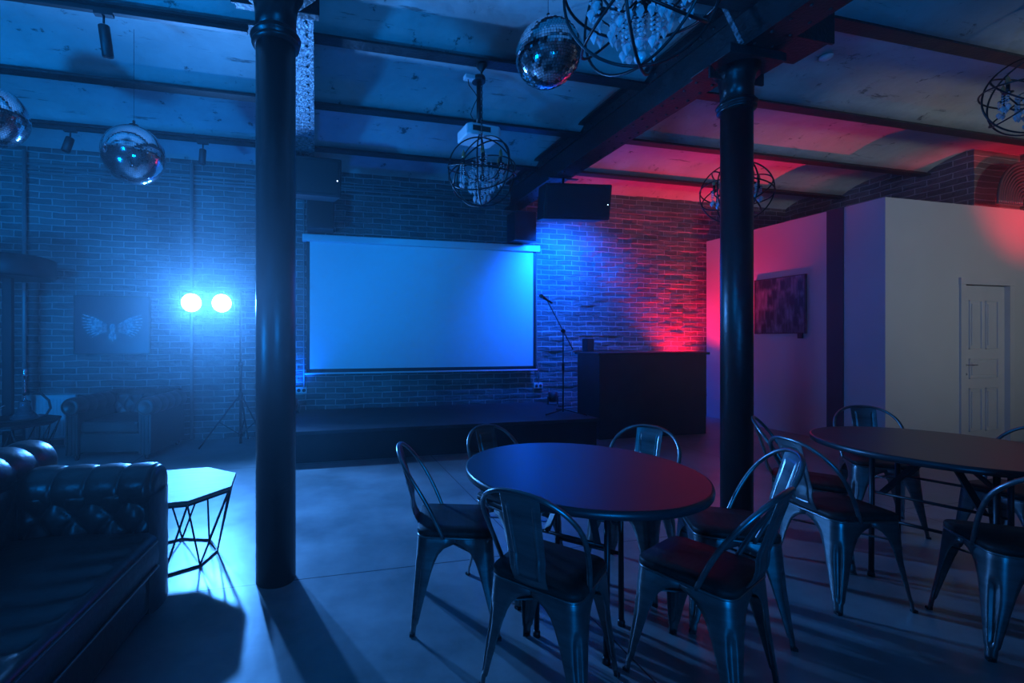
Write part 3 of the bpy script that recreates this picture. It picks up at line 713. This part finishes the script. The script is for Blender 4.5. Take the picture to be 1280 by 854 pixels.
# back with its buttoned roll
m = MB().box(LX(-1.66),LX(-1.36),LY(.45),LY(2.62),.05,.70)
def rollb(u,v):
    a = 2*pi*u; k = v*15; pl = .016*abs(sin(pi*(k+ .25*sin(a))))**.5
    endt = min(1, (1-v)*30+.55)
    return (LX(-1.46)+(.095+pl)*endt*cos(a), LY(.45+2.25*v), .735+(.095+pl)*endt*sin(a))
m.grid(rollb, 32, 260, True, True)
m.lathe([(.06,0),(.05,.01),(0,.014)], M=Matrix.Translation((LX(-1.46),LY(2.70),.735)) @ Matrix.Rotation(-pi/2,4,'X'), n=24)
tuft_panel(m,(LX(-1.355),LY(.5),.43),(0,1,0),(0,0,1),(1,0,0),1.88,.25,.04,150,22,10,1.2)
m.build('backrest', M_leather, t)
MB().lathe([(.02,0),(.032,.05),(.032,.06)], c=(LX(-.86),LY(2.5),0), n=12).build('leg', M_seatw, t)
MB().lathe([(.02,0),(.032,.05),(.032,.06)], c=(LX(-1.5),LY(2.5),0), n=12).build('leg', M_seatw, t)
MB().lathe([(.02,0),(.032,.05),(.032,.06)], c=(LX(-.86),LY(.55),0), n=12).build('leg', M_seatw, t)

# ------------------------------------------------------------------ metal chairs
def make_chair():
    t = thing('metal_chair','x','chair',(0,0,0))
    def lerp(tb, z):
        for (z0,a),(z1,b) in zip(tb[:-1],tb[1:]):
            if z0<=z<=z1: return a+(b-a)*(z-z0)/(z1-z0)
        return tb[-1][1]
    WT = [(0,.024),(.05,.027),(.058,.033),(.12,.044),(.20,.059),(.28,.075),(.33,.089),(.365,.104),(.39,.125),(.405,.147),(.415,.172),(.44,.172)]
    CT = [(0,.205),(.415,.176),(.44,.173)]
    zs = [0,.025,.05,.058,.08,.12,.16,.20,.24,.28,.305,.33,.35,.365,.38,.39,.398,.405,.411,.416,.43,.44]
    def legm(sx,sy):
        m = MB(); rows=[]
        for z in zs:
            c = lerp(CT,z); w = min(lerp(WT,z), c); r = min(w*.75,.05)
            pts = [(c-w,c),(c-w*.6-r*.4,c),(c-r,c)]
            for k in range(1,12):
                a = pi/2*k/12; px,py = c-r+r*sin(a), c-r+r*cos(a)
                if 4<=k<=8 and .06<z<.31:
                    dd = .009*(1 if 5<=k<=7 else .15); px-=dd; py-=dd
                pts.append((px,py))
            pts += [(c,c-r),(c,c-w*.6-r*.4),(c,c-w)]
            rows.append([(sx*x,sy*y,z) for x,y in pts])
        n = len(rows[0]); m.add([p for r_ in rows for p in r_], [(i*n+k,i*n+k+1,(i+1)*n+k+1,(i+1)*n+k) for i in range(len(rows)-1) for k in range(n-1)], True)
        return m
    for sx in (-1,1):
        for sy in (-1,1):
            l = legm(sx,sy).build('leg', M_gun, t, solid=.003)
            MB().box(*sorted((sx*.187,sx*.2065)),*sorted((sy*.187,sy*.2065)),0,.012).build('foot_cap', M_rubber, l)
    # rim under the seat, rolled edge
    def rr(c,r,n=6):
        p=[]
        for q in range(4):
            for k in range(n+1):
                a = q*pi/2+pi/2*k/n; p.append((([1,-1,-1,1][q])*(c-r)+r*cos(a), ([1,1,-1,-1][q])*(c-r)+r*sin(a)))
        return p
    MB().tube([(x,y,.437) for x,y in rr(.172,.05)],.006,6,closed=True).build('seat_rim', M_gun, t)
    m = MB(); out = rr(.176,.055,8); nn=len(out)
    prof = [(.93,.440),(1.0,.445),(1.0,.462),(.975,.470),(.5,.466),(.0001,.465)]
    m.add([(x*f,y*f,z) for f,z in prof for x,y in out],[(i*nn+k,i*nn+(k+1)%nn,(i+1)*nn+(k+1)%nn,(i+1)*nn+k) for i in range(len(prof)-1) for k in range(nn)],True)
    m.f.append(tuple(range(nn))[::-1]); m.sm.append(False)
    m.build('seat_pad', M_seatw, t)
    MB().bar((-.165,-.165,.335),(.165,.165,.335),.018,.006).bar((-.165,.165,.342),(.165,-.165,.342),.018,.006).build('cross_brace', M_gun, t)
    # hoop
    pts=[]
    for i in range(41):
        u=i/40*2-1; a=abs(u)
        if a>.5:
            v=(1-a)/.5*.60; w=.172+.022*sin(v/.60*pi/2)
        else:
            th=(a/.5)*pi/2; v=.60+.40*cos(th); w=.194*sin(th)**.85
        pts.append((w*(1 if u>0 else -1), -.055-.225*v+.02*sin(pi*v), .435+.385*v))
    MB().tube(pts,.0095,10).build('back_hoop', M_gun, t)
    # pressed back splat
    def sp(u,v):
        w = .066+.010*v; x = (u*2-1)*w; z=.452+.362*v
        y = -.172-.012*sin(min(1,v*3)*pi)-(.105*v)
        xx,zz = abs(x)-(w-.026), abs(v-.5)-.40
        dd = abs(max(xx, zz*.39)); ridge = .006*max(0,1-dd/.006)
        inner = -.0025 if max(xx,zz*.39)<0 else 0
        if v>.86: ridge*=max(0,1-(v-.86)*30)
        return (x, y-ridge-inner+.012*(1-(u*2-1)**2)*-.5, z)
    MB().grid(sp, 44, 80).build('back_splat', M_gun, t, solid=.0025)
    return t
cp = make_chair()
CHAIRS = [
 (.67,2.13,-17,'grey metal chair seen side-on at the near table, closest to the thick column','chairs around the near round table'),
 (1.10,2.33,-70,'grey metal chair behind the near table, its hoop showing over its blue half','chairs around the near round table'),
 (1.74,2.21,-150,'grey metal chair behind the near table, its hoop showing in front of the dark counter','chairs around the near round table'),
 (.90,1.61,38,'grey metal chair seen from behind in front of the blue half of the near table','chairs around the near round table'),
 (1.49,1.49,113,'grey metal chair seen from behind before the red half of the near table','chairs around the near round table'),
 (1.95,1.80,150,'grey metal chair right in front of the second column, half behind another chair','chairs around the near round table'),
 (3.05,2.23,-52,'grey metal chair just beside the second column at the far side of the second table','chairs around the second round table'),
 (2.72,1.84,-10,'grey metal chair with bright legs at the near end of the second table','chairs around the second round table'),
 (4.02,2.46,-132,'grey metal chair behind the second table, in front of the pale partition corner','chairs around the second round table'),
 (4.03,1.78,178,'grey metal chair at the door end of the second table, cut by the frame','chairs around the second round table'),
 (3.03,1.34,54,'grey metal chair in front of the second table, cut by the frame edge','chairs around the second round table')]
for i,(x,y,a,lb,g) in enumerate(CHAIRS):
    o = cp if i==0 else copy_tree(cp)
    o.location=(x,y,0); o.rotation_euler=(0,0,R(a-90)); o['label']=lb; o['group']=g

# ------------------------------------------------------------------ round tables
def round_table(x,y,r,rz,lx,ly,label):
    t = thing('round_table',label,'table',(x,y,0),rz)
    MB().prism([((r-.004)*cos(2*pi*k/96),(r-.004)*sin(2*pi*k/96)) for k in range(96)],.722,.75).build('table_top', M_top, t)
    MB().lathe([(r-.006,.715),(r+.003,.718),(r+.006,.733),(r+.003,.748),(r-.004,.751),(r-.008,.7505)], n=96).build('edge_strip', M_edge, t)
    for sx in (-1,1):
        for sy in (-1,1):
            MB().tube([(sx*(lx-.02),sy*ly,.72),(sx*lx,sy*ly,.004)],.0125,10).lathe([(.017,0),(.017,.02),(.012,.03)],c=(sx*lx,sy*ly,0),n=12).build('leg', M_wire, t)
        MB().tube([(sx*(lx-.008),-ly,.34),(sx*(lx-.008),ly,.34)],.009,8).build('leg_crossbar', M_wire, t); MB().tube([(sx*(lx-.02),-ly,.70),(sx*(lx-.02),ly,.70)],.009,8).build('top_crossbar', M_wire, t)
        MB().bar((sx*.05,-.04,.70),(sx*(lx-.015),-ly+.04,.48),.030,.012).bar((sx*.05,.04,.70),(sx*(lx-.015),ly-.04,.48),.030,.012).tube([(sx*(lx-.015),-ly,.48),(sx*(lx-.015),ly,.48)],.008,8).build('folding_brace', M_wire, t)
    MB().box(-.06,.06,-.07,.07,.69,.722).box(-lx,lx,-.012,.012,.70,.722).build('under_frame', M_wire, t)
round_table(1.19,1.86,.52,R(42),.152,.15,'round black banquet table reflecting blue and red, between the two columns')
round_table(3.44,1.81,.555,R(20),.30,.22,'round black banquet table nearer the white door, partly out of frame')

# ------------------------------------------------------------------ light
def lamp(kind,name,loc,col,e,tgt=None,size=60,blend=.5,soft=.1,area=None):
    l = bpy.data.lights.new(name,kind); l.energy=e; l.color=col
    if kind=='SPOT': l.spot_size=R(size); l.spot_blend=blend; l.shadow_soft_size=soft
    elif kind=='AREA': l.shape='RECTANGLE'; l.size,l.size_y = area
    else: l.shadow_soft_size=soft
    o = bpy.data.objects.new(name,l); COL.objects.link(o); o.location=loc
    if tgt is not None: o.rotation_euler=(Vector(tgt)-Vector(loc)).to_track_quat('-Z','Y').to_euler()
    return o
lamp('SPOT','blue_uplight_screen',(-.30,6.36,.56),VIOL,80,(-.26,6.5,2.2),110,.9,.05)
lamp('SPOT','blue_par_behind_speaker',(3.72,5.66,3.0),VIOL,900,(3.88,6.6,2.2),130,1,.04)
lamp('SPOT','red_uplight_brick',(6.08,6.15,.66),RED,430,(6.08,6.34,3.4),100,1,.05)
lamp('SPOT','red_par_right',(9.15,2.3,2.5),RED,160,(9.2,4.0,3.4),75,1,.1)
lamp('SPOT','screen_blue_fill',(1.50,4.15,3.15),(0,.25,1.0),58,(1.6,6.46,1.75),76,.8,.03)  # added blue fill to brighten the screen, set just ahead of the projector
lamp('SPOT','blue_fill_lounge',(-3.6,1.2,.5),BLUE,800,(-1.5,4.2,3.8),120,1,.2)  # added unseen fill for the blue on the ceiling over the lounge
lamp('SPOT','blue_fill_back',(-3.0,-2.0,3.0),BLUE,1200,(-2.4,6.5,1.6),60,1,.2)  # added unseen fill brightening the lounge end of the back wall
lamp('SPOT','blue_fill_middle',(.6,-1.6,.6),BLUE,380,(1.0,2.6,3.8),120,1,.3)  # added unseen fill for the blue on the middle vaults
lamp('SPOT','blue_fill_hall',(-2.6,-.8,2.6),BLUE,520,(6.67,5.0,1.7),36,1,.2)  # added unseen fill that turns the partition's stage side blue
lamp('SPOT','dim_grey_fill',(7.3,-2.7,1.5),(.70,.82,.86),400,(7.9,3.6,3.1),70,1,.4)  # added grey fill behind the camera for the partition's door face; no bar lamp

# haze filling the hall
w = bpy.data.worlds.new('World'); sc.world = w; w.use_nodes = True
nt = w.node_tree; nt.nodes.clear()
ow = nt.nodes.new('ShaderNodeOutputWorld'); bg = nt.nodes.new('ShaderNodeBackground'); bg.inputs['Color'].default_value=(0,0,0,1); bg.inputs['Strength'].default_value=0
vs = nt.nodes.new('ShaderNodeVolumeScatter'); vs.inputs['Density'].default_value=.0085; vs.inputs['Anisotropy'].default_value=.82; vs.inputs['Color'].default_value=(.9,.95,1,1)
nt.links.new(bg.outputs[0], ow.inputs['Surface']); nt.links.new(vs.outputs[0], ow.inputs['Volume'])

# ------------------------------------------------------------------ camera
cam = bpy.data.cameras.new('camera'); co = bpy.data.objects.new('camera', cam); COL.objects.link(co)
co.location = (0,0,1.35); co.rotation_euler = (R(90),0,R(-13.04))
cam.sensor_width = 36; cam.lens = 561.5/1280*36; cam.shift_x = 115/1280; cam.shift_y = -3/1280
cam.clip_start = .02
sc.camera = co
vsx = sc.view_settings; vsx.view_transform='Standard'; vsx.look='None'; vsx.gamma=1; vsx.exposure=0; vsx.use_curve_mapping=False
sc.cycles.max_bounces = 8; sc.cycles.diffuse_bounces = 4; sc.cycles.glossy_bounces = 4; sc.cycles.transmission_bounces = 6; sc.cycles.volume_bounces = 1
sc.cycles.sample_clamp_indirect = 4; sc.cycles.caustics_reflective=False; sc.cycles.caustics_refractive=False
sc.cycles.use_denoising = True
try: sc.cycles.denoiser='OPENIMAGEDENOISE'
except Exception: pass
